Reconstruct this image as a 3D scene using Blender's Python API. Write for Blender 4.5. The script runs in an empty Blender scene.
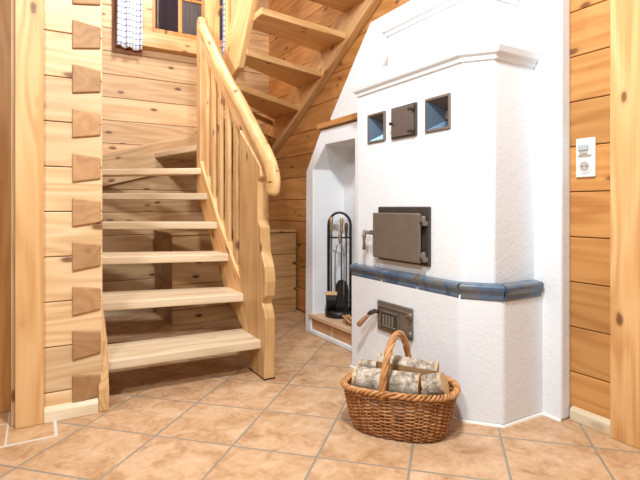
import bpy, bmesh, math, random
from mathutils import Vector, Matrix
random.seed(7)
S = bpy.context.scene
COL = S.collection
PI = math.pi
# ------------------------------------------------------------------ camera, world, lamps, exposure
cam_d = bpy.data.cameras.new('camera'); cam = bpy.data.objects.new('camera', cam_d); COL.objects.link(cam)
cam.location = (0, 0, 0.92); cam.rotation_euler = (PI/2, 0, -math.radians(30.4))
cam_d.sensor_width = 36; cam_d.lens = 485/640*36; cam_d.shift_y = -33/640; cam_d.clip_start = 0.02
S.camera = cam
W = bpy.data.worlds.new('world'); S.world = W; W.use_nodes = True
bg = W.node_tree.nodes['Background']; bg.inputs[0].default_value = (1.0, 0.97, 0.93, 1); bg.inputs[1].default_value = 0.16
def lamp(name, loc, aim, power, size, color):
    d = bpy.data.lights.new(name, 'AREA'); d.shape = 'DISK'; d.size = size; d.energy = power; d.color = color
    o = bpy.data.objects.new(name, d); COL.objects.link(o); o.location = loc
    o.rotation_euler = (Vector(aim)-Vector(loc)).to_track_quat('-Z', 'Y').to_euler()
    return o
lamp('ceiling_or_fill_lamp', (0.50, 0.75, 2.70), (1.0, 2.0, 0.4), 62, 0.24, (0.94, 0.98, 1.0))
lamp('ceiling_or_fill_lamp', (-0.85, -0.05, 2.55), (1.4, 2.1, 0.5), 46, 0.40, (0.94, 0.98, 1.0))  # added fill from the left, no known fixture, brightens the stove face
lamp('stairwell_fill', (0.9, 3.5, 3.2), (0.8, 4.3, 1.4), 21, 0.25, (0.97, 0.98, 1.0))  # unseen fill light added to brighten the back wall
lamp('breast_fill', (0.34, 2.95, 2.35), (1.9, 3.4, 1.6), 10, 0.22, (0.97, 0.98, 1.0))  # unseen fill light added for the sloping breast, balustrade and right wall
S.view_settings.view_transform = 'Standard'; S.view_settings.look = 'None'
S.view_settings.exposure = 0.15; S.view_settings.gamma = 1; S.view_settings.use_curve_mapping = False

# ------------------------------------------------------------------ materials
def srgb(r, g, b):
    f = lambda c: (c/255/12.92) if c/255 <= 0.04045 else ((c/255+0.055)/1.055)**2.4
    return (f(r), f(g), f(b), 1)
class NT:
    def __init__(s, name, rough=0.5):
        s.m = bpy.data.materials.new(name); s.m.use_nodes = True; s.t = s.m.node_tree
        s.p = s.t.nodes['Principled BSDF']; s.p.inputs['Roughness'].default_value = rough
    def n(s, kind, **kw):
        x = s.t.nodes.new(kind)
        for k, v in kw.items(): setattr(x, k, v)
        return x
    def l(s, a, b): s.t.links.new(a, b)
    def put(s, sock, v):
        if hasattr(v, 'is_linked'): s.l(v, sock)
        else: sock.default_value = v
    def math(s, op, a, b=0.0, c=None):
        x = s.n('ShaderNodeMath', operation=op); s.put(x.inputs[0], a); s.put(x.inputs[1], b)
        if c is not None: s.put(x.inputs[2], c)
        return x.outputs[0]
    def vmul(s, v, k):
        x = s.n('ShaderNodeVectorMath', operation='MULTIPLY'); s.put(x.inputs[0], v); x.inputs[1].default_value = k; return x.outputs[0]
    def noise(s, v, scale, detail=3, dist=0.0, rough=0.5):
        x = s.n('ShaderNodeTexNoise'); s.l(v, x.inputs['Vector']); x.inputs['Scale'].default_value = scale
        x.inputs['Detail'].default_value = detail; x.inputs['Distortion'].default_value = dist; x.inputs['Roughness'].default_value = rough
        return x.outputs[0]
    def ramp(s, f, stops, interp='LINEAR'):
        x = s.n('ShaderNodeValToRGB'); s.l(f, x.inputs[0]); r = x.color_ramp; r.interpolation = interp
        while len(r.elements) < len(stops): r.elements.new(0.5)
        for e, (p, c) in zip(r.elements, stops): e.position = p; e.color = c if len(c) == 4 else (*c, 1)
        return x.outputs[0]
    def mix(s, f, a, b, mode='MIX'):
        x = s.n('ShaderNodeMix', data_type='RGBA', blend_type=mode); s.put(x.inputs[0], f); s.put(x.inputs[6], a); s.put(x.inputs[7], b)
        return x.outputs[2]
    def attr(s, name): return s.n('ShaderNodeAttribute', attribute_name=name)
    def obj(s): return s.n('ShaderNodeTexCoord').outputs['Object']
    def bump(s, h, strength, dist=0.01):
        x = s.n('ShaderNodeBump'); x.inputs['Strength'].default_value = strength; x.inputs['Distance'].default_value = dist
        s.l(h, x.inputs['Height']); s.l(x.outputs[0], s.p.inputs['Normal'])
    def col(s, c): s.put(s.p.inputs['Base Color'], c); return s.m
G1 = lambda v: (v, v, v, 1)
def wood(name, light, mid, dark, knots=1.0, rough=0.42, ring=0.5, tonevar=0.16):
    t = NT(name, rough)
    g = t.attr('gco').outputs['Vector']; tone = t.attr('tone').outputs['Fac']
    big = t.noise(t.vmul(g, (0.55, 5.0, 5.0)), 1.0, 2, 0.3)
    rings = t.math('SINE', t.math('MULTIPLY', big, 62.0))
    rings = t.math('MULTIPLY_ADD', rings, 0.5, 0.5)
    fine = t.noise(t.vmul(g, (3.0, 130.0, 130.0)), 1.0, 2)
    broad = t.noise(t.vmul(g, (0.9, 9.0, 9.0)), 1.0, 3)
    f = t.math('ADD', t.math('MULTIPLY', rings, 0.5*ring), t.math('ADD', t.math('MULTIPLY', fine, 0.30), t.math('MULTIPLY', broad, 0.5)))
    f = t.math('SUBTRACT', f, 0.035)
    c = t.ramp(f, [(0.25, srgb(*light)), (0.52, srgb(*mid)), (0.85, srgb(*dark))])
    v = t.n('ShaderNodeTexVoronoi'); v.inputs['Scale'].default_value = 1.0
    t.l(t.vmul(g, (4.4, 9.5, 9.5)), v.inputs['Vector'])
    wob = t.math('MULTIPLY_ADD', t.noise(t.vmul(g, (40, 60, 60)), 1.0, 1), 0.06, v.outputs['Distance'])
    k = t.ramp(wob, [(0.09, G1(1)), (0.14, G1(0.85)), (0.165, G1(0.25)), (0.24, G1(0))])
    kk = t.math('MULTIPLY', k, 0.85*knots)
    c = t.mix(kk, c, srgb(96, 52, 24))
    tn = t.math('MULTIPLY_ADD', tone, 2*tonevar, 1-tonevar)
    cmb = t.n('ShaderNodeCombineColor'); 
    for i in range(3): t.l(tn, cmb.inputs[i])
    c = t.mix(1.0, c, cmb.outputs[0], 'MULTIPLY')
    t.p.inputs['Specular IOR Level'].default_value = 0.4
    t.bump(f, 0.06, 0.004)
    return t.col(c)
M = {}
M['pale'] = wood('pale_pine', (226, 194, 152), (213, 177, 132), (182, 140, 94), 1.0)
M['honey'] = wood('honey_pine', (222, 180, 128), (210, 162, 106), (178, 122, 68), 1.0)
M['stair'] = wood('stair_pine', (227, 187, 133), (215, 170, 114), (184, 130, 76), 1.0)
M['amber'] = wood('amber_pine', (204, 150, 90), (192, 136, 76), (162, 102, 50), 1.0)
M['deep'] = wood('deep_amber_pine', (214, 158, 98), (200, 140, 80), (168, 106, 56), 1.0)
M['tread'] = wood('tread_wood', (230, 210, 180), (219, 197, 163), (190, 163, 126), 0.3, 0.5)
M['endgrain'] = wood('end_grain_pine', (184, 142, 98), (172, 128, 86), (146, 104, 66), 0.2, 0.6, 0.4)
M['box'] = wood('box_pine', (202, 162, 114), (190, 148, 98), (164, 120, 74), 1.3)
M['shadewood'] = wood('curtain_shade_brown', (160, 106, 62), (140, 88, 48), (110, 66, 34), 0.5)
M['skirt'] = wood('skirting_pine', (238, 224, 196), (230, 212, 180), (212, 186, 148), 0.3, 0.4)
def plaster():
    t = NT('white_plaster', 0.9); o = t.obj()
    n = t.math('ADD', t.noise(o, 75, 4), t.math('MULTIPLY', t.noise(o, 22, 3), 0.8))
    t.bump(n, 0.38, 0.004)
    return t.col(t.mix(t.noise(o, 4, 2), srgb(234, 237, 240), srgb(227, 230, 233)))
M['plaster'] = plaster()
def plain(name, c, rough=0.5, metal=0.0, var=0.12, scale=12, bump=0.0):
    t = NT(name, rough); t.p.inputs['Metallic'].default_value = metal
    o = t.obj(); n = t.noise(o, scale, 4)
    a = tuple(min(1, x*(1+var)) for x in srgb(*c)[:3])+(1,); b = tuple(x*(1-var) for x in srgb(*c)[:3])+(1,)
    if bump: t.bump(t.noise(o, scale*6, 2), bump, 0.003)
    return t.col(t.mix(n, b, a))
M['iron'] = plain('cast_iron', (128, 117, 106), 0.5, 0.45, 0.18, 18, 0.25)
M['irondark'] = plain('dark_iron', (84, 76, 68), 0.5, 0.5, 0.2, 18, 0.2)
M['steel'] = plain('worn_steel', (176, 172, 165), 0.38, 0.8, 0.12, 30)
M['bluereflect'] = plain('steel_bluish_reflection', (120, 138, 156), 0.3, 0.8, 0.06, 20)  # bluish reflection of the vent funnels put into the base colour
M['browniron'] = plain('brown_iron', (114, 104, 97), 0.5, 0.5, 0.2, 24, 0.3)
M['black'] = plain('black_enamel', (26, 24, 23), 0.45, 0.1, 0.2, 20)
M['brass'] = plain('worn_brass', (176, 150, 116), 0.4, 0.6, 0.15, 30)
M['grip'] = plain('turned_wood_grip', (172, 130, 92), 0.5, 0, 0.2, 40)
def cane(name, a, b, c):
    t = NT(name, 0.5); tone = t.attr('tone').outputs['Fac']; n = t.noise(t.obj(), 38, 3)
    return t.col(t.ramp(t.math('ADD', t.math('MULTIPLY', n, 0.8), t.math('MULTIPLY', tone, 0.35)), [(0.32, srgb(*a)), (0.58, srgb(*b)), (0.85, srgb(*c))]))
M['wicker'] = cane('wicker', (118, 70, 36), (164, 106, 58), (198, 142, 88))
M['wickerlight'] = cane('pale_wicker', (150, 98, 52), (190, 132, 78), (214, 164, 108))
M['plastic'] = plain('white_plastic', (240, 238, 234), 0.35, 0, 0.01)
M['grout'] = plain('pale_grout', (222, 214, 200), 0.8, 0, 0.05)
M['stone'] = plain('tan_stone', (214, 180, 146), 0.6, 0, 0.08, 10)
M['stonedark'] = plain('tan_tile', (196, 150, 112), 0.6, 0, 0.10, 8)
M['caulk'] = plain('white_caulk', (246, 244, 240), 0.8, 0, 0.02)
M['night'] = plain('night_garden', (20, 12, 28), 0.9, 0, 0.4, 2)
M['greyreflect'] = plain('grey_pane_reflection', (92, 84, 80), 0.9, 0, 0.25, 8)
M['lens'] = plain('sensor_lens', (176, 186, 190), 0.25, 0, 0.05, 50)
M['slate'] = plain('grey_shade', (178, 170, 162), 0.5, 0, 0.05, 30)
M['tan'] = plain('straw', (190, 148, 96), 0.7, 0, 0.25, 60)
M['cutwood'] = plain('cut_birch', (206, 172, 128), 0.7, 0, 0.15, 30)
M['splitwood'] = plain('split_birch', (186, 146, 104), 0.75, 0, 0.22, 22, 0.3)
def bark():
    t = NT('birch_bark', 0.75); o = t.obj()
    n = t.noise(o, 34, 6, 0.4, 0.66); m = t.noise(t.vmul(o, (1, 1, 1)), 70, 3)
    c = t.ramp(n, [(0.32, srgb(84, 74, 64)), (0.43, srgb(150, 136, 118)), (0.54, srgb(192, 178, 158)), (0.68, srgb(224, 214, 198))])
    c = t.mix(t.ramp(m, [(0.55, G1(0)), (0.72, G1(0.6))]), c, srgb(90, 78, 66))
    t.bump(n, 0.5, 0.006); return t.col(c)
M['bark'] = bark()
def glaze():
    t = NT('blue_glaze', 0.16); o = t.obj()
    n = t.noise(o, 9, 5, 0.6)
    c = t.ramp(n, [(0.32, srgb(62, 80, 104)), (0.46, srgb(84, 104, 128)), (0.56, srgb(104, 110, 116)), (0.68, srgb(108, 94, 76))])
    return t.col(c)
M['glaze'] = glaze()
def glass():
    t = NT('window_glass', 0.05); t.p.inputs['Base Color'].default_value = (1, 1, 1, 1)
    tr = t.n('ShaderNodeBsdfTransparent'); gl = t.n('ShaderNodeBsdfGlossy'); gl.inputs['Roughness'].default_value = 0.04
    fr = t.n('ShaderNodeFresnel'); fr.inputs[0].default_value = 1.5
    mx = t.n('ShaderNodeMixShader'); t.l(fr.outputs[0], mx.inputs[0]); t.l(tr.outputs[0], mx.inputs[1]); t.l(gl.outputs[0], mx.inputs[2])
    t.l(mx.outputs[0], t.t.nodes['Material Output'].inputs['Surface']); return t.m
M['glass'] = glass()
def tilefloor(name, u0, v0, size, ang, c1, c2, c3, gw, gcol):
    t = NT(name, 0.42); o = t.obj()
    mp = t.n('ShaderNodeMapping', vector_type='POINT'); t.l(o, mp.inputs[0]); mp.inputs['Rotation'].default_value = (0, 0, -ang)
    sp = t.n('ShaderNodeSeparateXYZ'); t.l(mp.outputs[0], sp.inputs[0])
    cells = []; ds = []
    for ax, off in ((0, u0), (1, v0)):
        q = t.math('DIVIDE', t.math('SUBTRACT', sp.outputs[ax], off), size)
        fl = t.math('FLOOR', q); fr = t.math('SUBTRACT', q, fl)
        ds.append(t.math('MULTIPLY', t.math('MINIMUM', fr, t.math('SUBTRACT', 1.0, fr)), size)); cells.append(fl)
    d = t.math('MINIMUM', ds[0], ds[1])
    d = t.math('ADD', d, t.math('MULTIPLY_ADD', t.noise(o, 60, 2), 0.002, -0.001))
    g = t.ramp(t.math('DIVIDE', d, gw*2), [(0.40, G1(1)), (0.56, G1(0))])
    cv = t.n('ShaderNodeCombineXYZ'); t.l(cells[0], cv.inputs[0]); t.l(cells[1], cv.inputs[1])
    wn = t.n('ShaderNodeTexWhiteNoise'); t.l(cv.outputs[0], wn.inputs['Vector'])
    off = t.n('ShaderNodeVectorMath', operation='ADD'); t.l(o, off.inputs[0]); t.l(t.vmul(wn.outputs['Color'], (7, 7, 7)), off.inputs[1])
    n = t.math('ADD', t.math('MULTIPLY', t.noise(off.outputs[0], 9, 6, 0.7, 0.66), 0.75), t.math('MULTIPLY', t.noise(off.outputs[0], 45, 3), 0.25))
    c = t.ramp(n, [(0.34, srgb(*c3)), (0.5, srgb(*c2)), (0.66, srgb(*c1))])
    c = t.mix(g, c, srgb(*gcol))
    h = t.math('MULTIPLY_ADD', g, -1.0, t.math('MULTIPLY', n, 0.3)); t.bump(h, 0.35, 0.004)
    return t.col(c)
M['floor'] = tilefloor('terracotta_tiles', 1.7226, 0.125, 0.336, PI/4, (216, 184, 150), (200, 162, 124), (170, 126, 88), 0.0048, (148, 138, 124))
M['floor2'] = tilefloor('hall_tiles', -1.0, 2.45, 0.9, 0.0, (218, 184, 146), (206, 166, 124), (180, 136, 96), 0.004, (225, 216, 200))
def check():
    t = NT('checked_cloth', 0.9); g = t.attr('gco').outputs['Vector']
    sp = t.n('ShaderNodeSeparateXYZ'); t.l(g, sp.inputs[0]); L = []
    for ax in (0, 1):
        q = t.math('DIVIDE', sp.outputs[ax], 0.050); fr = t.math('FRACT', q)
        L.append(t.math('LESS_THAN', fr, 0.22))
    m = t.math('MULTIPLY', t.math('ADD', L[0], L[1]), 0.75)
    return t.col(t.mix(m, srgb(238, 242, 246), srgb(70, 96, 150)))
M['check'] = check()

# ------------------------------------------------------------------ mesh helpers
def new(): return bmesh.new()
def box(bm, x0, x1, y0, y1, z0, z1):
    vs = [bm.verts.new(p) for p in ((x0,y0,z0),(x1,y0,z0),(x1,y1,z0),(x0,y1,z0),(x0,y0,z1),(x1,y0,z1),(x1,y1,z1),(x0,y1,z1))]
    for f in ((0,3,2,1),(4,5,6,7),(0,1,5,4),(1,2,6,5),(2,3,7,6),(3,0,4,7)): bm.faces.new([vs[i] for i in f])
    return vs
def prism(bm, poly, axis, lo, hi):
    def P(a, b, h): return {'X': (h, a, b), 'Y': (a, h, b), 'Z': (a, b, h)}[axis]
    A = [bm.verts.new(P(a, b, lo)) for a, b in poly]; B = [bm.verts.new(P(a, b, hi)) for a, b in poly]
    n = len(poly); bm.faces.new(A); bm.faces.new(B[::-1])
    for i in range(n): bm.faces.new((A[i], B[i], B[(i+1) % n], A[(i+1) % n]))
def tube(bm, pts, rad, seg=10, closed=False, flat=1.0):
    pts = [Vector(p) for p in pts]; n = len(pts); rings = []
    T = []
    for i in range(n):
        a = pts[i-1] if (i > 0 or closed) else pts[i]; b = pts[(i+1) % n] if (i < n-1 or closed) else pts[i]
        T.append((b-a).normalized())
    up = Vector((0, 0, 1)) if abs(T[0].z) < 0.9 else Vector((1, 0, 0))
    N = (up - T[0]*up.dot(T[0])).normalized()
    for i in range(n):
        N = (N - T[i]*N.dot(T[i])).normalized(); B = T[i].cross(N); r = rad[i] if isinstance(rad, (list, tuple)) else rad
        rings.append([bm.verts.new(pts[i] + N*(r*math.cos(2*PI*k/seg)) + B*(flat*r*math.sin(2*PI*k/seg))) for k in range(seg)])
    m = n if closed else n-1
    for i in range(m):
        a, b = rings[i], rings[(i+1) % n]
        for k in range(seg):
            f = bm.faces.new((a[k], a[(k+1) % seg], b[(k+1) % seg], b[k])); f.smooth = True
    if not closed: bm.faces.new(rings[0][::-1]); bm.faces.new(rings[-1])
def lathe(bm, c, prof, seg=24, sx=1.0, sy=1.0):
    rings = []
    for r, z in prof: rings.append([bm.verts.new((c[0]+sx*r*math.cos(2*PI*k/seg), c[1]+sy*r*math.sin(2*PI*k/seg), c[2]+z)) for k in range(seg)])
    for a, b in zip(rings, rings[1:]):
        for k in range(seg): f = bm.faces.new((a[k], a[(k+1) % seg], b[(k+1) % seg], b[k])); f.smooth = True
    bm.faces.new(rings[0][::-1]); bm.faces.new(rings[-1])
def sweep(bm, path, prof):
    # profile of (outward, z) points along a plan path; outward is the right-hand side of the walk
    n = len(path); dirs = [(Vector(path[i+1])-Vector(path[i])).normalized() for i in range(n-1)]
    nor = [Vector((d.y, -d.x)) for d in dirs]; rings = []
    for i in range(n):
        if i == 0: m = nor[0]
        elif i == n-1: m = nor[-1]
        else:
            s = (nor[i-1]+nor[i]).normalized(); m = s / s.dot(nor[i])
        p = Vector(path[i]); rings.append([bm.verts.new((p.x+m.x*o, p.y+m.y*o, z)) for o, z in prof])
    k = len(prof)
    for a, b in zip(rings, rings[1:]):
        for j in range(k): bm.faces.new((a[j], a[(j+1) % k], b[(j+1) % k], b[j]))
    bm.faces.new(rings[0][::-1]); bm.faces.new(rings[-1])
def islands(bm):
    seen = set(); out = []
    for v in bm.verts:
        if v in seen: continue
        st = [v]; seen.add(v); comp = []
        while st:
            x = st.pop(); comp.append(x)
            for e in x.link_edges:
                y = e.other_vert(x)
                if y not in seen: seen.add(y); st.append(y)
        out.append(comp)
    return out
AX = {'X': (1,0,0), 'Y': (0,1,0), 'Z': (0,0,1)}
def wloc(o):
    p = Vector((0,0,0))
    while o: p += o.location; o = o.parent
    return p
def obj(name, bm, mat, parent=None, grain='X', bevel=0.0, seg=2, smooth=False, gco=None):
    bm.normal_update(); bmesh.ops.recalc_face_normals(bm, faces=bm.faces)
    me = bpy.data.meshes.new(name)
    g = Vector(AX[grain] if isinstance(grain, str) else grain).normalized()
    a = Vector((0,0,1)) if abs(g.z) < 0.8 else Vector((1,0,0)); a = (a-g*a.dot(g)).normalized(); b = g.cross(a)
    bm.verts.ensure_lookup_table(); bm.verts.index_update()
    N = len(bm.verts); G = [0]*(3*N); Tn = [0.5]*N
    for comp in islands(bm):
        o = Vector((random.uniform(-20, 20) for _ in range(3))); tn = random.random()
        for v in comp:
            q = Vector((v.co.dot(g), v.co.dot(a), v.co.dot(b))) + o; i = v.index
            G[3*i:3*i+3] = q; Tn[i] = tn
    if gco: G = [c for p in gco for c in p]
    base = wloc(parent) if parent else Vector((0,0,0))
    if parent: bmesh.ops.translate(bm, verts=bm.verts, vec=-base); org = Vector((0,0,0))
    else:
        xs = [v.co for v in bm.verts]; org = Vector((sum(c[i] for c in xs)/N for i in range(3))); org.z = min(c.z for c in xs)
        if name.startswith('floor'): org = Vector((0,0,0))
        bmesh.ops.translate(bm, verts=bm.verts, vec=-org)
    if smooth:
        for f in bm.faces: f.smooth = True
    bm.to_mesh(me); bm.free()
    at = me.attributes.new('gco', 'FLOAT_VECTOR', 'POINT'); at.data.foreach_set('vector', G)
    at = me.attributes.new('tone', 'FLOAT', 'POINT'); at.data.foreach_set('value', Tn)
    for m in (mat if isinstance(mat, list) else [mat]): me.materials.append(M[m])
    o = bpy.data.objects.new(name, me); COL.objects.link(o); o.location = org
    if parent: o.parent = parent; o.location = (0,0,0)
    if bevel:
        md = o.modifiers.new('bevel', 'BEVEL'); md.width = bevel; md.segments = seg; md.limit_method = 'ANGLE'; md.angle_limit = math.radians(30)
    return o
def tag(o, label, cat=None, group=None, kind=None):
    if label: o['label'] = label
    if cat: o['category'] = cat
    if group: o['group'] = group
    if kind: o['kind'] = kind
    return o
def thing(name, label, cat, loc, group=None):
    o = bpy.data.objects.new(name, None); COL.objects.link(o); o.location = loc; o.empty_display_size = 0.1
    return tag(o, label, cat, group)
def carve(o, cutters):
    # subtracts meshes from o, then throws the cutters away
    for bm in cutters:
        bmesh.ops.recalc_face_normals(bm, faces=bm.faces); me = bpy.data.meshes.new('cut'); 
        bmesh.ops.translate(bm, verts=bm.verts, vec=-wloc(o)); bm.to_mesh(me); bm.free()
        c = bpy.data.objects.new('cut', me); COL.objects.link(c); c.location = wloc(o)
        md = o.modifiers.new('cut', 'BOOLEAN'); md.operation = 'DIFFERENCE'; md.object = c; md.solver = 'EXACT'
        dg = bpy.context.evaluated_depsgraph_get(); dg.update()
        res = bpy.data.meshes.new_from_object(o.evaluated_get(dg)); o.modifiers.clear(); old = o.data; o.data = res
        res.name = o.name; bpy.data.meshes.remove(old); bpy.data.objects.remove(c); bpy.data.meshes.remove(me)
def addbevel(o, w, seg=3):
    md = o.modifiers.new('bevel', 'BEVEL'); md.width = w; md.segments = seg; md.limit_method = 'ANGLE'; md.angle_limit = math.radians(30)

# ------------------------------------------------------------------ the setting
bm = new()
def quad(pts, mi=0):
    f = bm.faces.new([bm.verts.new(p) for p in pts]); f.material_index = mi
quad([(-2.5,-2.5,0),(2.12,-2.5,0),(2.12,2.222,0),(-2.5,2.222,0)])
quad([(0.072,2.222,0),(2.12,2.222,0),(2.12,4.6,0),(0.072,4.6,0)])
quad([(-2.5,2.222,0),(0.072,2.222,0),(0.072,4.6,0),(-2.5,4.6,0)], 1)
tag(obj('floor', bm, ['floor', 'floor2']), 'terracotta tiled floor laid diagonally, grey grout joints', 'floor', kind='structure')
bm = new(); box(bm, -2.0, 0.078, 2.214, 2.226, -0.002, 0.0015); box(bm, 0.066, 0.078, 2.226, 2.372, -0.002, 0.0015)
tag(obj('trim_1', bm, 'grout'), 'white joint line between hall tiles and diagonal tiles at bottom left', 'grout line', kind='structure')
LH = 0.1955
bm = new(); box(bm, -2.5, 2.14, -0.3, 4.6, 3.35, 3.42)
tag(obj('ceiling', bm, 'pale', grain='Y'), 'pine ceiling above the stairwell', 'ceiling', kind='structure')
def logs(bm, x0, x1, y0, y1, z0, z1, first, gap=0.0018):
    z = first
    while z > z0: z -= LH
    while z < z1:
        a, b = max(z, z0), min(z+LH, z1)
        if b-a > 0.02: box(bm, x0, x1, y0, y1, a+gap, b-gap)
        z += LH
# right wall
bm = new(); logs(bm, 2.015, 2.14, -0.4, 4.6, 0, 3.6, 0.204); box(bm, 2.06, 2.15, -0.4, 4.6, 0, 3.6)
tag(obj('wall_right', bm, 'amber', grain='Y', bevel=0.004), 'amber pine log wall on the right behind the stove', 'wall', kind='structure')
bm = new(); logs(bm, 0.14, 2.02, 4.45, 4.6, 0, 3.6, 0.092); box(bm, 0.14, 2.15, 4.49, 4.62, 0, 3.6)
tag(obj('wall_back', bm, 'pale', grain='X', bevel=0.004), 'pale pine log wall at the back of the stairwell', 'wall', kind='structure')
# left wall: logs of the front wall, dovetailed with the log ends of the stairwell side wall
bm = new(); logs(bm, -0.02, 0.262, 2.392, 2.52, 0, 3.2, 0.118); box(bm, -0.02, 0.255, 2.43, 2.525, 0, 3.3)
tag(obj('wall_left', bm, 'pale', grain='X', bevel=0.004), 'pale log wall left of the stairs with dovetailed corner', 'wall', kind='structure')
bm = new(); logs(bm, 0.14, 0.252, 2.53, 4.45, 0, 3.2, 0.118+LH/2); box(bm, 0.13, 0.22, 2.53, 4.45, 0, 3.36)
z = 0.118
while z < 3.0:
    poly = [(0.139, z-0.066), (0.139, z+0.062), (0.253, z+0.046), (0.253, z-0.048)]
    prism(bm, poly, 'Y', 2.381, 2.525); z += LH
tag(obj('wall_side', bm, 'endgrain', grain=(0.15, 1, 0.1), bevel=0.005), 'stairwell side wall whose brown dovetail log ends show at the corner', 'wall', kind='structure')
bm = new(); prism(bm, [(2.392,0),(2.366,0),(2.366,0.045),(2.372,0.058),(2.392,0.064)], 'X', 0.031, 0.243)
tag(obj('baseboard_left', bm, 'skirt', bevel=0.003), 'whitish wooden baseboard below the dovetailed log wall', 'baseboard', kind='structure')
bm = new(); prism(bm, [(2.015,0),(1.99,0),(1.99,0.042),(1.997,0.053),(2.015,0.058)], 'Y', 1.06, 1.262)
tag(obj('baseboard_right', bm, 'skirt', grain='Y', bevel=0.003), 'pale wooden baseboard below the right log wall', 'baseboard', kind='structure')
bm = new(); box(bm, 0.26, 0.905, 4.43, 4.45, 0, 0.06)
tag(obj('baseboard_back', bm, 'skirt', bevel=0.003), 'pale baseboard on the back wall under the stairs', 'baseboard', kind='structure')
bm = new(); box(bm, -0.073, 0.031, 2.366, 2.53, 0, 3.0)
tag(obj('trim_2', bm, 'honey', grain='Z', bevel=0.004), 'tall pine post at left beside the dovetailed wall', 'post', kind='structure')
bm = new(); box(bm, -0.088, -0.0735, 2.40, 2.53, 0, 3.0)
tag(obj('trim_3', bm, 'pale', grain='Z', bevel=0.004), 'narrow pale strip at the left edge of the tall left post', 'post', kind='structure')
bm = new(); box(bm, -0.9, -0.078, 2.585, 2.66, 0, 3.0)
tag(obj('trim_4', bm, 'amber', grain='Z', bevel=0.004), 'darker pine panel at the far left edge behind the post', 'panel', kind='structure')
bm = new(); box(bm, 1.975, 2.02, 0.955, 1.083, 0, 3.0)
tag(obj('trim_5', bm, 'honey', grain='Z', bevel=0.004), 'tall pine post on the right wall at the right edge', 'post', kind='structure')
bm = new(); box(bm, 1.955, 2.02, 0.80, 0.965, 0, 0.50)
tag(obj('trim_6', bm, 'honey', grain='Z', bevel=0.004), 'short pine board at the far right edge in front of the post', 'board', kind='structure')
# window in the back wall
win = thing('window_1', 'wood-framed window on the back wall above the stairs, dark panes', 'window', (1.2, 4.45, 2.28)); win['kind'] = 'structure'
bm = new()
box(bm, 0.80, 0.885, 4.405, 4.45, 2.30, 3.5); box(bm, 1.56, 1.65, 4.405, 4.45, 2.30, 3.5)
prism(bm, [(4.45, 2.305), (4.36, 2.305), (4.36, 2.345), (4.395, 2.45), (4.45, 2.45)], 'X', 0.78, 1.68)
obj('window_frame', bm, 'honey', win, bevel=0.006)
bm = new(); box(bm, 0.885, 1.56, 4.43, 4.448, 2.45, 2.50); box(bm, 0.885, 0.915, 4.43, 4.448, 2.50, 3.4); box(bm, 1.53, 1.56, 4.43, 4.448, 2.50, 3.4)
box(bm, 1.115, 1.15, 4.43, 4.448, 2.50, 3.4); box(bm, 1.33, 1.36, 4.43, 4.448, 2.5, 3.4); box(bm, 0.9, 1.55, 4.431, 4.447, 2.80, 2.825)
obj('window_muntin', bm, 'amber', win, grain='Z', bevel=0.004)
bm = new(); box(bm, 0.9, 1.55, 4.436, 4.440, 2.48, 3.4); obj('window_pane', bm, 'glass', win)
bm = new(); box(bm, 0.88, 1.57, 4.448, 4.4495, 2.44, 3.5); tag(obj('night_view', bm, 'night', win), 'dark night behind the panes')
bm = new()
n = 60; prev = None
for i in range(n+1):
    x = 1.145+0.4*i/n; y = 4.4445+0.0025*math.sin(i*1.1); a = bm.verts.new((x, y, 2.47)); b = bm.verts.new((x, y, 3.45))
    if prev: bm.faces.new((prev[0], a, b, prev[1]))
    prev = (a, b)
tag(obj('pane_reflection_sheet', bm, 'greyreflect', win, smooth=True), 'grey folded sheet standing in for reflections in the right panes')  # grey pane reflections put into a folded sheet behind the glass
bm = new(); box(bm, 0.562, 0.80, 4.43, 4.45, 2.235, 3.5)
obj('curtain_shade_board', bm, 'shadewood', win, grain='Z', bevel=0.003)  # dark board stands in for the shadow the curtain casts
def curtain(name, x0, x1, y, z0, z1, label, folds, amp):
    bm = new(); nx, nz = 90, 26; gc = []; V = []
    for j in range(nz+1):
        row = []; tz = j/nz
        for i in range(nx+1):
            u = i/nx; x = x0+(x1-x0)*u + 0.006*math.sin(3*tz+7*u)
            w = amp*(math.sin(2*PI*folds*u+0.8*math.sin(5*u)) + 0.3*math.sin(2*PI*folds*2.3*u+tz))
            zz = z0+(z1-z0)*tz + (0.005*math.sin(2*PI*folds*u)-0.012*u if j == 0 else 0)
            row.append(bm.verts.new((x, y-0.03-w, zz))); gc.append((u*(x1-x0)*1.9, zz, 0))
        V.append(row)
    for j in range(nz):
        for i in range(nx): bm.faces.new((V[j][i], V[j][i+1], V[j+1][i+1], V[j+1][i]))
    o = obj(name, bm, 'check', smooth=True, gco=gc)
    md = o.modifiers.new('solid', 'SOLIDIFY'); md.thickness = 0.003
    return tag(o, label, 'curtain', 'checked curtains at the back window')
curtain('curtain', 0.585, 0.785, 4.40, 2.275, 3.4, 'blue and white checked curtain hanging left of the back window', 2.3, 0.016)
curtain('curtain', 1.50, 1.66, 4.385, 2.27, 3.4, 'white checked curtain strip seen between stair post and upper stringer', 2.5, 0.014)

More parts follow.
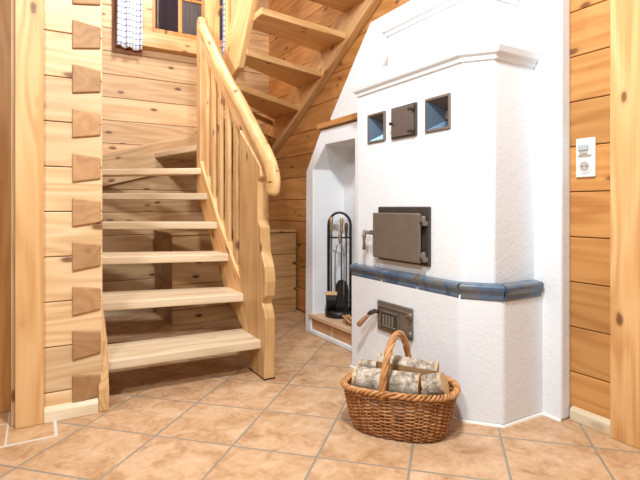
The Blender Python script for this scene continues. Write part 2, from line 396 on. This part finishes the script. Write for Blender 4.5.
# ------------------------------------------------------------------ staircase
st = thing('staircase', 'open-tread winding pine staircase with balustrade and carved newel', 'staircase', (1.08, 2.37, 0))
def board(name, pts, z, th, mat='tread', grain='X', bevel=0.006):
    bm = new(); prism(bm, pts, 'Z', z-th, z); return obj(name, bm, mat, st, grain=grain, bevel=bevel)
zs = [0.2, 0.412, 0.622, 0.818, 1.018, 1.208]
inn = [2.42, 2.67, 2.94, 3.16, 3.37, 3.52]; out = [2.452, 2.80, 3.15, 3.52, 3.84, 4.14]
for k in range(6):
    bi = inn[k]+(0.30 if k < 2 else 0.27 if k < 4 else 0.22); bo = out[k]+(0.31 if k < 1 else 0.38); bo = min(bo, 4.42)
    g = Vector((1.056-0.28, inn[k]-out[k], 0))
    board('tread', [(0.285, out[k]), (1.062, inn[k]), (1.062, bi), (0.285, bo)], zs[k], 0.045, grain=g)
board('tread', [(0.90, 4.425), (1.08, 3.60), (1.16, 3.62), (1.66, 4.425)], 1.395, 0.045, grain=(0.2, -1, 0))
board('tread', [(1.12, 3.60), (1.50, 4.425), (1.955, 4.425), (1.955, 4.17), (1.18, 3.42)], 1.575, 0.045, 'stair', grain=(0.6, 0.8, 0))
up = [(1.79, (1.955, 4.19), (1.235, 3.42), (1.955, 3.68), (1.235, 3.235)), (1.99, (1.955, 3.71), (1.235, 3.27), (1.955, 3.29), (1.235, 3.075)),
      (2.19, (1.955, 3.32), (1.235, 3.10), (1.955, 2.95), (1.235, 2.84)), (2.39, (1.955, 2.98), (1.235, 2.87), (1.955, 2.62), (1.235, 2.56)),
      (2.59, (1.955, 2.65), (1.235, 2.59), (1.955, 2.30), (1.235, 2.26))]
for z, a, b, c, d in up:
    board('tread', [b, a, c, d], z, 0.045, 'stair', grain=(a[0]-b[0], (a[1]-b[1]+c[1]-d[1])/2, 0))
bm = new(); prism(bm, [(1.2, 3.455), (1.93, 4.16), (1.93, 4.19), (1.2, 3.485)], 'Z', 1.685, 1.727)
obj('support_batten', bm, 'stair', st, grain=(0.7, 0.7, 0), bevel=0.003)
# stringers
bm = new(); prism(bm, [(2.372,0),(2.372,0.10),(2.44,0.30),(2.80,0.62),(3.15,0.93),(3.52,1.16),(4.43,1.36),(4.43,1.10),(4.1,0.95),(3.5,0.68),(2.75,0.10),(2.66,0)], 'X', 0.244, 0.288)
obj('stringer', bm, 'stair', st, grain=(0, 1, 0.8), bevel=0.005)
bm = new(); prism(bm, [(2.70,0.47),(2.83,0.56),(3.15,0.845),(3.43,1.135),(3.60,1.32),(3.60,0.98),(2.98,0.36),(2.72,0.22),(2.62,0.15),(2.62,0.44)], 'X', 1.052, 1.105)
obj('stringer', bm, 'stair', st, grain=(0, 1, 1), bevel=0.006)
bm = new(); prism(bm, [(0.29,1.30),(0.47,1.357),(0.90,1.486),(1.32,1.592),(1.98,1.76),(1.98,1.50),(1.32,1.32),(0.9,1.20),(0.29,1.04)], 'Y', 4.41, 4.448)
obj('stringer', bm, 'pale', st, grain=(1, 0, 0.28), bevel=0.005)
bm = new(); prism(bm, [(4.42,1.36),(4.16,1.478),(3.72,1.70),(2.607,2.307),(2.0,2.64),(2.0,2.94),(2.607,2.60),(3.72,1.99),(4.16,1.78),(4.42,1.72)], 'X', 1.945, 2.012)
obj('stringer', bm, 'stair', st, grain=(0, 1, -0.53), bevel=0.006)
bm = new(); prism(bm, [(3.58,1.95),(3.49,2.03),(3.216,2.363),(2.95,2.70),(2.6,3.1),(2.5,2.80),(2.66,2.60),(2.91,2.25),(3.10,1.96),(3.16,1.88),(3.30,1.84),(3.58,1.80)], 'X', 1.20, 1.245)
obj('stringer', bm, 'stair', st, grain=(0, 1, -1.2), bevel=0.006)
# carved newel
prof = [(2.370,0),(2.360,0.33),(2.376,0.37),(2.402,0.404),(2.364,0.445),(2.352,0.525),(2.367,0.60),(2.412,0.68),(2.422,0.76),(2.425,0.81),(2.455,0.84),(2.459,0.91),(2.455,1.06),(2.422,1.085),(2.430,1.14),(2.50,1.20),(2.60,1.275),(2.735,1.38),(2.735,0.47),(2.60,0.20),(2.585,0)]
bm = new(); prism(bm, prof, 'X', 1.048, 1.108); obj('newel_post', bm, 'stair', st, grain='Z', bevel=0.007)
bm = new(); box(bm, 1.046, 1.110, 2.366, 2.587, 0, 0.006); tag(obj('floor_pad', bm, 'black', st), 'thin black pad under the newel')
# upper end board and turning post
bm = new(); prism(bm, [(3.545,0.92),(3.545,2.30),(3.56,2.335),(3.61,2.345),(3.635,2.31),(3.635,0.92)], 'X', 1.05, 1.098); obj('end_post', bm, 'stair', st, grain='Z', bevel=0.006)
bm = new(); box(bm, 1.112, 1.205, 3.55, 3.64, 0.86, 3.2); obj('turning_post', bm, 'stair', st, grain='Z', bevel=0.006)
# handrail
def bez(P, n):
    out = []; P = [Vector(p) for p in P]; Q = [P[0]*2-P[1]] + P + [P[-1]*2-P[-2]]
    for i in range(1, len(Q)-2):
        for k in range(n):
            t = k/n; a, b, c, d = Q[i-1:i+3]
            out.append(0.5*((2*b)+(c-a)*t+(2*a-5*b+4*c-d)*t*t+(3*b-a-3*c+d)*t**3))
    out.append(P[-1]); return out
rail = bez([(1.078,3.575,2.265),(1.078,3.14,1.845),(1.078,2.80,1.555),(1.078,2.56,1.335),(1.078,2.42,1.21),(1.078,2.345,1.125),(1.078,2.318,1.05),(1.078,2.338,0.985)], 8)
bm = new(); tube(bm, rail, [0.046]*(len(rail)-3)+[0.045,0.040,0.026], 18, flat=0.74); obj('handrail', bm, 'stair', st, gco=[(0.07*(i//18)+3, 0.03*math.cos(2*PI*(i % 18)/18), 0.03*math.sin(2*PI*(i % 18)/18)) for i in range(18*len(rail))])
sub = [(2.535,1.215),(3.56,2.17),(3.56,2.105),(2.535,1.155)]
bm = new(); prism(bm, sub, 'X', 1.062, 1.096); obj('sub_rail', bm, 'stair', st, grain=(0, 1, 0.93), bevel=0.004)
def line(y, pts):
    for (a, za), (b, zb) in zip(pts, pts[1:]):
        if a <= y <= b: return za+(zb-za)*(y-a)/(b-a)
for i in range(5):
    y = 2.865+0.15*i
    lo = [line(q, [(2.70,0.47),(2.83,0.56),(3.15,0.845),(3.43,1.135),(3.60,1.32)])-0.004 for q in (y-0.03, y+0.03)]
    hi = [1.16+(q-2.535)*0.927+0.004 for q in (y-0.03, y+0.03)]
    bm = new(); prism(bm, [(y-0.03,lo[0]),(y+0.03,lo[1]),(y+0.03,hi[1]),(y-0.03,hi[0])], 'X', 1.067, 1.091)
    obj('baluster', bm, 'stair', st, grain='Z', bevel=0.004)
for y, z in ((3.42,2.13),(3.30,2.27)):
    bm = new(); box(bm, 1.21, 1.235, y-0.03, y+0.03, z, 3.2); obj('baluster', bm, 'stair', st, grain='Z', bevel=0.004)
# log-built box under the stairs
sb = thing('storage_box', 'low pale pine log box under the stairs beside the niche', 'box', (1.46, 4.1, 0))
bm = new(); logs(bm, 0.908, 1.985, 3.80, 4.42, 0, 0.70, 0.118); obj('body', bm, 'box', sb, grain='X', bevel=0.004)
bm = new(); box(bm, 0.895, 1.985, 3.785, 4.425, 0.70, 0.722); obj('lid', bm, 'box', sb, grain='X', bevel=0.004)

# ------------------------------------------------------------------ masonry stove
sv = thing('masonry_stove', 'white plastered masonry stove with blue tile band and iron doors', 'stove', (1.75, 1.85, 0))
lo = [(2.012,2.326),(1.57,2.326),(1.57,1.494),(1.685,1.358),(1.945,1.358),(2.012,1.358)]
bm = new(); prism(bm, lo, 'Z', 0, 0.545); o = obj('lower_body', bm, 'plaster', sv); addbevel(o, 0.014, 3)
hi = [(2.012,2.300),(1.595,2.300),(1.595,1.508),(1.682,1.400),(1.945,1.400),(2.012,1.400)]
bm = new(); prism(bm, hi, 'Z', 0.545, 1.60); ub = obj('upper_body', bm, 'plaster', sv)
VENTS = [(2.035, 2.186), (1.567, 1.727)]; VZ = (1.271, 1.428)
cuts = []
for y0, y1 in VENTS:
    c = new(); box(c, 1.55, 1.70, y0+0.004, y1-0.004, VZ[0]+0.004, VZ[1]-0.004); cuts.append(c)
carve(ub, cuts); addbevel(ub, 0.010, 3)
PATH = [(2.012,2.285),(1.595,2.285),(1.595,1.508),(1.682,1.400),(1.945,1.400)]
cp = [(-0.01,1.545),(0.010,1.547),(0.011,1.566),(0.024,1.572),(0.032,1.602),(0.030,1.628),(0.020,1.650),(0.002,1.663),(-0.10,1.672)]
bm = new(); sweep(bm, PATH, cp); o = obj('cornice', bm, 'plaster', sv); addbevel(o, 0.008, 2)
t2 = [(2.012,2.135),(1.685,2.135),(1.685,1.575),(1.745,1.495),(2.012,1.495)]
bm = new(); prism(bm, t2, 'Z', 1.60, 1.92); o = obj('upper_tier', bm, 'plaster', sv); addbevel(o, 0.014, 3)
bm = new(); sweep(bm, [(2.012,2.135),(1.685,2.135),(1.685,1.575),(1.745,1.495),(1.945,1.495)], [(a, z+0.315) for a, z in cp]); o = obj('cornice', bm, 'plaster', sv); addbevel(o, 0.008, 2)
t3 = [(2.012,1.97),(1.76,1.97),(1.76,1.62),(1.79,1.57),(2.012,1.57)]
bm = new(); prism(bm, t3, 'Z', 1.95, 3.2); o = obj('chimney', bm, 'plaster', sv); addbevel(o, 0.014, 3)
bm = new(); prism(bm, [(3.058,1.50),(3.058,1.579),(2.561,2.125),(2.02,2.125),(2.02,1.50)], 'X', 1.88, 2.014); o = obj('sloping_breast', bm, 'plaster', sv); addbevel(o, 0.01, 3)
bm = new(); box(bm, 1.944, 2.014, 1.270, 1.985, 0, 3.2); o = obj('plaster_return', bm, 'plaster', sv); addbevel(o, 0.012, 3)
bm = new(); sweep(bm, [(1.57,2.326),(1.57,1.494),(1.685,1.358),(1.944,1.358),(1.944,1.270)], [(0,0),(0.006,0),(0.004,0.008),(0,0.010)]); obj('floor_seal', bm, 'caulk', sv)
# glazed border tiles
bp = [(-0.03,0.526),(0.006,0.524),(0.010,0.532),(0.009,0.548),(0.013,0.556),(0.020,0.570),(0.021,0.582),(0.014,0.591),(-0.03,0.597)]
X1 = 1.578; g = 0.0025
def btile(path):
    bm = new(); sweep(bm, path, bp); obj('border_tile', bm, 'glaze', sv, bevel=0.003)
ys = [2.322, 2.036, 1.760, 1.494+g]
for a, b in zip(ys, ys[1:]): btile([(X1, a-g), (X1, b+g)])
# corner tiles follow the chamfer (mitred): cut from one mitred sweep
full = [(X1,2.322),(X1,1.494),(1.687,1.360),(1.93,1.360)]
def mitred(i):
    n = len(full); P = [Vector(p) for p in full]; d = [(P[k+1]-P[k]).normalized() for k in range(n-1)]; nn = [Vector((q.y,-q.x)) for q in d]
    bm = new(); R = []
    for j in (i, i+1):
        if j == n-1: m = nn[-1]
        else: s = (nn[j-1]+nn[j]).normalized(); m = s/s.dot(nn[j])
        p = P[j] + d[i]*(g if j == i else -g)
        R.append([bm.verts.new((p.x+m.x*o_, p.y+m.y*o_, z_)) for o_, z_ in bp])
    k = len(bp)
    for j in range(k): bm.faces.new((R[0][j], R[0][(j+1) % k], R[1][(j+1) % k], R[1][j]))
    bm.faces.new(R[0][::-1]); bm.faces.new(R[1]); obj('border_tile', bm, 'glaze', sv, bevel=0.003)
mitred(1); mitred(2)
# pyramid air vents
for q, (y0, y1) in enumerate(VENTS):
    bm = new(); f = 0.010; xo = 1.587; z0, z1 = VZ
    O = [(xo,y0,z0),(xo,y1,z0),(xo,y1,z1),(xo,y0,z1)]; I = [(xo,y0+f,z0+f),(xo,y1-f,z0+f),(xo,y1-f,z1-f),(xo,y0+f,z1-f)]
    B = [(1.600,y0,z0),(1.600,y1,z0),(1.600,y1,z1),(1.600,y0,z1)]
    vo = [bm.verts.new(p) for p in O]; vi = [bm.verts.new(p) for p in I]; vb = [bm.verts.new(p) for p in B]
    for i in range(4):
        j = (i+1) % 4; bm.faces.new((vo[i], vo[j], vi[j], vi[i])); bm.faces.new((vb[i], vb[j], vo[j], vo[i]))
    vent = obj('air_vent', bm, 'iron', sv)
    bm = new(); cy, cz = (y0+y1)/2, (z0+z1)/2; h = 0.022
    E_ = [bm.verts.new((xo+0.001, p[1], p[2])) for p in I]; D = [bm.verts.new((1.668, cy+s*h, cz+t*h)) for s, t in ((-1,-1),(1,-1),(1,1),(-1,1))]
    for i in range(4):
        j = (i+1) % 4; fc = bm.faces.new((E_[i], E_[j], D[j], D[i])); fc.material_index = 1 if i == 2 else 0  # inner top face brown: its darker look put into the material
    bm.faces.new(D); obj('funnel', bm, ['bluereflect', 'browniron'], vent)
    bm = new(); prism(bm, [(cy+h*0.9*math.cos(a*PI/8), cz+h*0.9*math.sin(a*PI/8)) for a in range(16)], 'X', 1.652, 1.667); obj('centre_disc', bm, 'browniron', vent)
# small soot door
bm = new(); box(bm, 1.577, 1.598, 1.800, 1.968, 1.275, 1.422); sd = obj('soot_door', bm, 'browniron', sv, bevel=0.004)
bm = new(); box(bm, 1.583, 1.597, 1.785, 1.975, 1.268, 1.428); obj('door_frame', bm, 'irondark', sd, bevel=0.003)
bm = new(); tube(bm, [(1.578,1.957,1.345),(1.562,1.957,1.345)], [0.005,0.009], 10); obj('knob', bm, 'black', sd)
for z in (1.295, 1.402):
    bm = new(); tube(bm, [(1.574,1.796,z-0.014),(1.574,1.796,z+0.014)], 0.006, 8); box(bm, 1.571, 1.577, 1.796, 1.835, z-0.004, z+0.004); obj('hinge', bm, 'irondark', sd)
# oven door
bm = new(); box(bm, 1.545, 1.562, 1.722, 2.082, 0.655, 0.890); od = obj('oven_door', bm, 'iron', sv, bevel=0.005)
bm = new(); box(bm, 1.582, 1.597, 1.690, 2.085, 0.640, 0.922); box(bm, 1.560, 1.583, 1.745, 2.06, 0.672, 0.872); obj('door_frame', bm, 'irondark', od, bevel=0.006)
for z in (0.86, 0.69):
    bm = new(); tube(bm, [(1.562,1.708,z-0.018),(1.562,1.708,z+0.018)], 0.011, 10); box(bm, 1.548, 1.566, 1.705, 1.745, z-0.010, z+0.010); box(bm, 1.556, 1.590, 1.698, 1.716, z-0.028, z-0.006); obj('hinge', bm, 'iron', od, bevel=0.002)
bm = new(); box(bm, 1.536, 1.556, 2.068, 2.10, 0.772, 0.796); tube(bm, [(1.546,2.095,0.784),(1.54,2.135,0.784),(1.538,2.150,0.785)], 0.010, 10)
tube(bm, [(1.538,2.140,0.795),(1.534,2.143,0.760),(1.532,2.140,0.735),(1.53,2.138,0.690)], [0.010,0.011,0.007,0.010], 10); obj('latch_handle', bm, 'iron', od)
# ash door with slide vent
bm = new(); box(bm, 1.558, 1.572, 1.785, 2.060, 0.275, 0.430); ad = obj('ash_door', bm, 'iron', sv, bevel=0.005)
bm = new(); box(bm, 1.552, 1.560, 1.80, 2.04, 0.400, 0.408); box(bm, 1.552, 1.560, 1.88, 2.03, 0.376, 0.384); box(bm, 1.552, 1.560, 1.88, 1.888, 0.295, 0.384); box(bm, 1.552,1.560,2.022,2.03,0.295,0.384); obj('raised_rail', bm, 'iron', ad, bevel=0.002)
bm = new(); box(bm, 1.553, 1.559, 1.888, 2.022, 0.300, 0.376); vent = obj('slide_vent', bm, 'irondark', ad)
bm = new()
for i in range(4): box(bm, 1.546, 1.554, 1.915+0.024*i, 1.927+0.024*i, 0.315, 0.366)
box(bm, 1.546, 1.554, 1.90, 2.01, 0.306, 0.313); obj('slide_bar', bm, 'steel', ad, bevel=0.002)
for z in (0.395, 0.305):
    bm = new(); tube(bm, [(1.552,1.788,z-0.015),(1.552,1.788,z+0.015)], 0.009, 10); box(bm, 1.549, 1.556, 1.788, 1.82, z-0.007, z+0.007); obj('hinge', bm, 'iron', ad)
bm = new(); tube(bm, [(1.56,2.045,0.372),(1.53,2.06,0.370)], 0.010, 10); tube(bm, [(1.532,2.045,0.376),(1.53,2.075,0.362),(1.525,2.095,0.350)], [0.012,0.013,0.008], 10); hd = obj('latch', bm, 'irondark', ad)
bm = new(); tube(bm, [(1.528,2.085,0.352),(1.522,2.098,0.340),(1.512,2.125,0.312),(1.505,2.150,0.286),(1.503,2.156,0.280)], [0.008,0.010,0.014,0.015,0.007], 12); tag(obj('wooden_grip', bm, 'grip', ad), 'turned wooden grip')
# ------------------------------------------------------------------ niche beside the stove
outer = [(2.345,0),(2.345,1.458),(2.925,1.462),(3.145,1.18),(3.16,0)]
bm = new(); prism(bm, outer, 'X', 1.725, 2.012); nb = obj('side_niche', bm, 'plaster', sv); nc = nb; nb['label'] = 'plastered tool niche left of the fire doors'
c = new(); prism(c, [(2.512,0.118),(2.512,1.347),(2.87,1.35),(3.04,1.19),(3.04,0.118)], 'X', 1.60, 1.985)
c2 = new(); box(c2, 1.60, 1.745, 2.512, 3.075, 0.035, 0.118)
carve(nb, [c, c2]); addbevel(nb, 0.008, 3)
bm = new(); box(bm, 1.712, 1.984, 2.513, 3.085, 0.118, 0.147); tag(obj('ledge_slab', bm, 'stone', nc, bevel=0.004), 'tan stone slab')
bm = new(); box(bm, 1.737, 1.75, 2.513, 2.785, 0.036, 0.117); box(bm, 1.737, 1.75, 2.815, 3.074, 0.036, 0.117); tag(obj('plinth_tile', bm, 'stonedark', nc), 'tan tile below the slab')
bm = new(); box(bm, 1.739, 1.75, 2.785, 2.815, 0.036, 0.117); obj('plinth_joint', bm, 'stone', nc)
bm = new(); box(bm, 1.698, 2.012, 2.32, 2.945, 1.463, 1.500); tag(obj('shelf_board', bm, 'amber', nc, grain='Y', bevel=0.003), 'wooden board on top of the niche')
# ------------------------------------------------------------------ fire irons in the niche
C0 = Vector((1.862, 2.90, 0.1475)); A = Vector((0.80, -0.60, 0)); Bk = Vector((0.60, 0.80, 0))
ts = thing('tool_stand', 'black arched fire-tool stand on the niche ledge', 'tool stand', C0)
bm = new(); lathe(bm, C0, [(0.098,0),(0.103,0.006),(0.103,0.046),(0.098,0.046),(0.094,0.012),(0.0,0.010)], 32); obj('base_tray', bm, 'black', ts)
for s in (-0.016, 0.016):
    pts = [C0+A*0.078+Bk*s+Vector((0,0,0.02)), C0+A*0.078+Bk*s+Vector((0,0,0.64))]
    pts += [C0+A*(0.078*math.cos(PI*k/14))+Bk*s+Vector((0,0,0.645+0.088*math.sin(PI*k/14))) for k in range(0, 15)]
    pts += [C0-A*0.078+Bk*s+Vector((0,0,0.02))]
    bm = new(); tube(bm, pts, 0.0085, 8); obj('arch_rod', bm, 'black', ts)
bm = new(); tube(bm, [C0-A*0.078+Vector((0,0,0.555)), C0+A*0.078+Vector((0,0,0.555))], 0.006, 8); 
for s in (-0.055, 0.004, 0.018, 0.050): tube(bm, [C0+A*s+Vector((0,0,0.555)), C0+A*s-Bk*0.028+Vector((0,0,0.555)), C0+A*s-Bk*0.034+Vector((0,0,0.572))], 0.0045, 6)
obj('hook_bar', bm, 'black', ts)
def irontool(name, label, s, off, ztop, parts):
    c = C0+A*s-Bk*off; r = thing(name, label, 'fire tool', (c.x, c.y, 0.19), 'fire irons hanging on the stand')
    for nm, mat, fn in parts:
        bm = new(); fn(bm, c); obj(nm, bm, mat, r)
    return r
Zv = lambda c, z, a=0, b=0: c+A*a+Bk*b+Vector((0, 0, z-C0.z))
def grip_at(z): return lambda bm, c: lathe(bm, Zv(c, z), [(0.006,0),(0.010,0.012),(0.008,0.03),(0.012,0.06),(0.014,0.095),(0.008,0.108)], 12)
def blade(bm, c):
    pts = [(-0.048,0.215),(0.048,0.215),(0.050,0.33),(0.042,0.375),(0.022,0.405),(0,0.412),(-0.022,0.405),(-0.042,0.375),(-0.050,0.33)]
    a = [bm.verts.new(Zv(c, z, x, 0.0+0.03*x*x/0.0025*0.3)) for x, z in pts]; b = [bm.verts.new(Zv(c, z, x, -0.004+0.03*x*x/0.0025*0.3)) for x, z in pts]
    bm.faces.new(a); bm.faces.new(b[::-1]); n = len(pts)
    for i in range(n): bm.faces.new((a[i], b[i], b[(i+1) % n], a[(i+1) % n]))
irontool('fire_shovel', 'ash shovel with rounded black blade hanging at middle of the tool stand', 0.018, 0.040, 0.8, [
    ('blade', 'black', blade), ('rod', 'irondark', lambda bm, c: tube(bm, [Zv(c,0.39,0,-0.004), Zv(c,0.74)], 0.005, 8)), ('grip', 'brass', grip_at(0.735))])
irontool('poker', 'slim black fire poker hanging at right of the tool stand', 0.050, 0.036, 0.8, [
    ('rod', 'black', lambda bm, c: tube(bm, [Zv(c,0.26,0.03), Zv(c,0.245,0.01), Zv(c,0.26), Zv(c,0.71)], 0.005, 8)), ('grip', 'irondark', grip_at(0.70))])
def tongs(bm, c):
    for s in (-1, 1): tube(bm, [Zv(c,0.27,0.028*s), Zv(c,0.45,0.032*s), Zv(c,0.60,0.030*s), Zv(c,0.655,0.015*s), Zv(c,0.67,0.0)], 0.0045, 8)
irontool('fire_tongs', 'steel fire tongs with two long arms on the tool stand', 0.004, 0.052, 0.8, [('arms', 'steel', tongs), ('grip', 'brass', lambda bm, c: lathe(bm, Zv(c, 0.665), [(0.006,0),(0.009,0.02),(0.009,0.06),(0.006,0.09)], 10))])
cb = C0-A*0.055-Bk*0.045; cb.z = 0.20
hb = thing('hearth_brush', 'hearth brush with black bristles and pale wooden back at left of stand', 'brush', cb)
bm = new()
for i in range(13):
    for j in range(4):
        a = -0.034+0.0056*i; b = -0.010+0.0065*j; p = cb+A*a+Bk*b
        tube(bm, [p+A*(-a*0.10), p+Vector((0,0,0.105))], 0.0038, 5)
tag(obj('bristles', bm, 'black', hb), None, None, None, 'stuff')
bm = new(); q = [cb+A*s+Bk*t for s, t in ((-0.043,-0.017),(0.043,-0.017),(0.043,0.017),(-0.043,0.017))]
vs = [bm.verts.new(p+Vector((0,0,0.102))) for p in q]+[bm.verts.new(p+Vector((0,0,0.126))) for p in q]
for f in ((0,3,2,1),(4,5,6,7),(0,1,5,4),(1,2,6,5),(2,3,7,6),(3,0,4,7)): bm.faces.new([vs[i] for i in f])
obj('wooden_back', bm, 'cutwood', hb, bevel=0.005)
bm = new(); tube(bm, [cb+Vector((0,0,0.12)), cb+Vector((0,0,0.56))], 0.005, 8); obj('rod', bm, 'irondark', hb)
bm = new(); lathe(bm, cb+Vector((0,0,0.545)), [(0.006,0),(0.010,0.012),(0.008,0.03),(0.012,0.06),(0.014,0.095),(0.008,0.108)], 12); obj('grip', bm, 'brass', hb)
kc = Vector((1.765, 2.63, 0.1475))
kb = thing('kindling_bundle', 'small tan bundle of kindling on niche ledge beside the stove', 'kindling', kc)
for i in range(9):
    a = random.uniform(-0.5, 0.5); d = Vector((math.sin(a)*0.3, math.cos(a), random.uniform(-0.1, 0.55))).normalized(); p = kc+Vector((random.uniform(-0.02,0.02), random.uniform(-0.01,0.02), 0.012+0.012*(i//3)))
    bm = new(); tube(bm, [p-d*0.035+Vector((0,0,0.01)), p+d*0.055+Vector((0,0,0.01))], random.uniform(0.007,0.010), 6); obj('stick', bm, 'tan', kb)
bm = new(); tube(bm, [kc+Vector((0.032*math.cos(t*PI/8), 0.005, 0.028+0.027*math.sin(t*PI/8))) for t in range(16)], 0.003, 6, closed=True); obj('tie', bm, 'grip', kb)
# ------------------------------------------------------------------ wicker basket and birch logs
TH = math.radians(51); BC = Vector((1.309, 1.578, 0)); L = Vector((math.cos(TH), -math.sin(TH), 0)); Wd = Vector((math.sin(TH), math.cos(TH), 0))
bk = thing('wicker_basket', 'oval brown wicker basket with arched handle in front of the stove', 'basket', BC)
RA, RB, BH = 0.228, 0.148, 0.183
def bpt(t, z, extra=0.0):
    k = z/BH; s = 0.74+0.26*min(1, max(k, 0))**0.45; zz = z+(0.006*math.cos(t)-0.010*math.cos(t)**2)*k
    # superellipse plan
    ca, sa = math.cos(t), math.sin(t); e = 0.80
    x = math.copysign(abs(ca)**e, ca)*(RA*s+extra); y = math.copysign(abs(sa)**e, sa)*(RB*s+extra)
    return BC + L*x + Wd*y + Vector((0, 0, zz))
NS = 38
bm = new()
for i in range(NS):
    t = 2*PI*i/NS; tube(bm, [bpt(t, BH*k/7+0.004) for k in range(8)], 0.0042, 6)
obj('stakes', bm, 'wickerlight', bk); bk.children[-1]['kind'] = 'stuff'
bm = new(); rows = 25
for r in range(rows):
    z = 0.006+(BH-0.012)*r/(rows-1)
    tube(bm, [bpt(2*PI*i/(NS*4), z+0.0012*math.sin(i*1.3+r), 0.0050*(math.cos(PI*i/4 + PI*r))) for i in range(NS*4)], 0.0037, 6, closed=True)
obj('woven_side', bm, 'wicker', bk)
bm = new(); n = 200
for ph in range(3):
    tube(bm, [bpt(2*PI*i/n, BH+0.006+0.008*math.sin(2*PI*i*22/n+ph*2*PI/3), 0.003+0.010*math.cos(2*PI*i*22/n+ph*2*PI/3)) for i in range(n)], 0.0058, 6, closed=True)
obj('braided_rim', bm, 'wickerlight', bk)
bm = new(); lathe(bm, BC, [(1.0,0.0),(1.0,0.010),(0.0,0.012)], 40); 
for v in bm.verts:
    d = v.co-BC; v.co = BC + L*(d.x*0.176) + Wd*(d.y*0.106) + Vector((0,0,d.z))
obj('base', bm, 'wicker', bk)
bm = new(); hp = []
for k in range(37):
    a = PI*k/36; hp.append(BC + L*(-0.040+0.060*k/36) + Wd*(-0.146*math.cos(a)) + Vector((0, 0, 0.165+0.222*math.sin(a)**0.85)))
for ph in range(4):
    pts = []
    for k, p in enumerate(hp):
        w = 2*PI*k/12+ph*PI/2; a = PI*k/36; nrm = Wd*(-math.cos(a))+Vector((0,0,math.sin(a)))
        pts.append(p+nrm*(0.0075*math.cos(w))+L*(0.0075*math.sin(w)))
    tube(bm, pts, 0.0078, 8)
obj('handle', bm, 'wickerlight', bk)
def birch(label, c, d, length, r, split=False, rot=0.0):
    c = Vector(c); d = Vector(d).normalized(); u = Vector((0,0,1)); u = (u-d*u.dot(d)).normalized(); w = d.cross(u)
    root = thing('birch_log', label, 'log', c-u*r*0.9, 'birch logs in the basket')
    bm = new(); seg = 24; nl = 10; R = []; ph = random.uniform(0, 6)
    for i in range(nl+1):
        ring = []
        for k in range(seg):
            a = 2*PI*k/seg; rr = r*(0.95+0.03*math.sin(2*a+ph)+0.015*math.sin(5*a+i*0.9)+0.01*random.uniform(-1,1))
            x, y = rr*math.cos(a), rr*math.sin(a)
            if split: x = min(x, 0.60*r)
            ring.append(c+d*(length*(i/nl-0.5))+w*(x*math.cos(rot)-y*math.sin(rot))+u*(x*math.sin(rot)+y*math.cos(rot)))
        R.append(ring)
    VR = [[bm.verts.new(p) for p in ring] for ring in R]
    flat = [split and math.cos(2*PI*k/seg) > 0.60 for k in range(seg)]; sb_ = new(); SR = [[sb_.verts.new(p) for p in ring] for ring in R]
    for i in range(nl):
        for k in range(seg):
            k2 = (k+1) % seg; isf = flat[k] and flat[k2]
            Q = SR if isf else VR; f = (sb_ if isf else bm).faces.new((Q[i][k], Q[i][k2], Q[i+1][k2], Q[i+1][k])); f.smooth = not isf
    for q in (bm, sb_): bmesh.ops.delete(q, geom=[v for v in q.verts if not v.link_faces], context='VERTS')
    obj('bark', bm, 'bark', root)
    if split: tag(obj('split_face', sb_, 'splitwood', root), 'pale split wood face')
    else: sb_.free()
    for e in (0, nl):
        s = 1 if e else -1; b2 = new(); q = [b2.verts.new(p+d*0.002*s) for p in R[e]]; q2 = [b2.verts.new(p-d*0.006*s) for p in R[e]]
        b2.faces.new(q); b2.faces.new(q2)
        for k in range(seg): b2.faces.new((q[k], q[(k+1) % seg], q2[(k+1) % seg], q2[k]))
        obj('cut_end', b2, 'cutwood', root)
P = lambda a, b, z: BC+L*a+Wd*b+Vector((0,0,z))
birch('thick grey-white birch log lying lengthwise at the front of the basket', P(-0.042, -0.046, 0.200), L, 0.265, 0.053)
birch('short birch log end leaning up right of the front log', P(0.150, -0.028, 0.206), L*0.75-Wd*0.10+Vector((0,0,0.26)), 0.078, 0.046)
birch('split birch log with pale wood face at the back of the basket', P(0.022, 0.064, 0.226), L*1+Vector((0,0,-0.05)), 0.25, 0.052, True, -0.25)
birch('slim birch log end showing at left behind the front log', P(-0.140, 0.024, 0.240), L*1+Wd*0.06, 0.07, 0.021)
birch('birch log buried low in the basket under the front log', P(0.0, -0.046, 0.082), L, 0.24, 0.055)
birch('birch log buried low in the basket under the split log', P(0.0, 0.060, 0.098), L, 0.24, 0.050)
# ------------------------------------------------------------------ wall outlet
ol = thing('wall_outlet', 'white double plate with motion sensor and socket on right log wall', 'outlet', (2.012, 1.2, 1.12))
bm = new(); box(bm, 2.004, 2.0155, 1.160, 1.243, 1.046, 1.212); obj('cover_plate', bm, 'plastic', ol, bevel=0.005, seg=3)
bm = new(); box(bm, 1.994, 2.006, 1.172, 1.232, 1.137, 1.187); obj('sensor_housing', bm, 'plastic', ol, bevel=0.005)
bm = new(); box(bm, 1.986, 1.996, 1.180, 1.224, 1.158, 1.184); obj('sensor_lens', bm, 'lens', ol, bevel=0.004)
bm = new(); box(bm, 1.990, 1.997, 1.184, 1.220, 1.140, 1.153); obj('sensor_shade', bm, 'slate', ol, bevel=0.003)
bm = new(); prism(bm, [(1.202+0.030*math.cos(a*PI/16), 1.092+0.030*math.sin(a*PI/16)) for a in range(32)], 'X', 2.0, 2.006); so = obj('socket', bm, 'plastic', ol, bevel=0.002)
bm = new(); prism(bm, [(1.202+0.021*math.cos(a*PI/16), 1.092+0.021*math.sin(a*PI/16)) for a in range(32)], 'X', 1.9985, 2.001); obj('socket_well', bm, 'slate', so)
bm = new()
for dy in (-0.0095, 0.0095): prism(bm, [(1.202+dy+0.003*math.cos(a*PI/6), 1.092+0.003*math.sin(a*PI/6)) for a in range(12)], 'X', 1.9975, 1.999)
obj('socket_hole', bm, 'black', so)
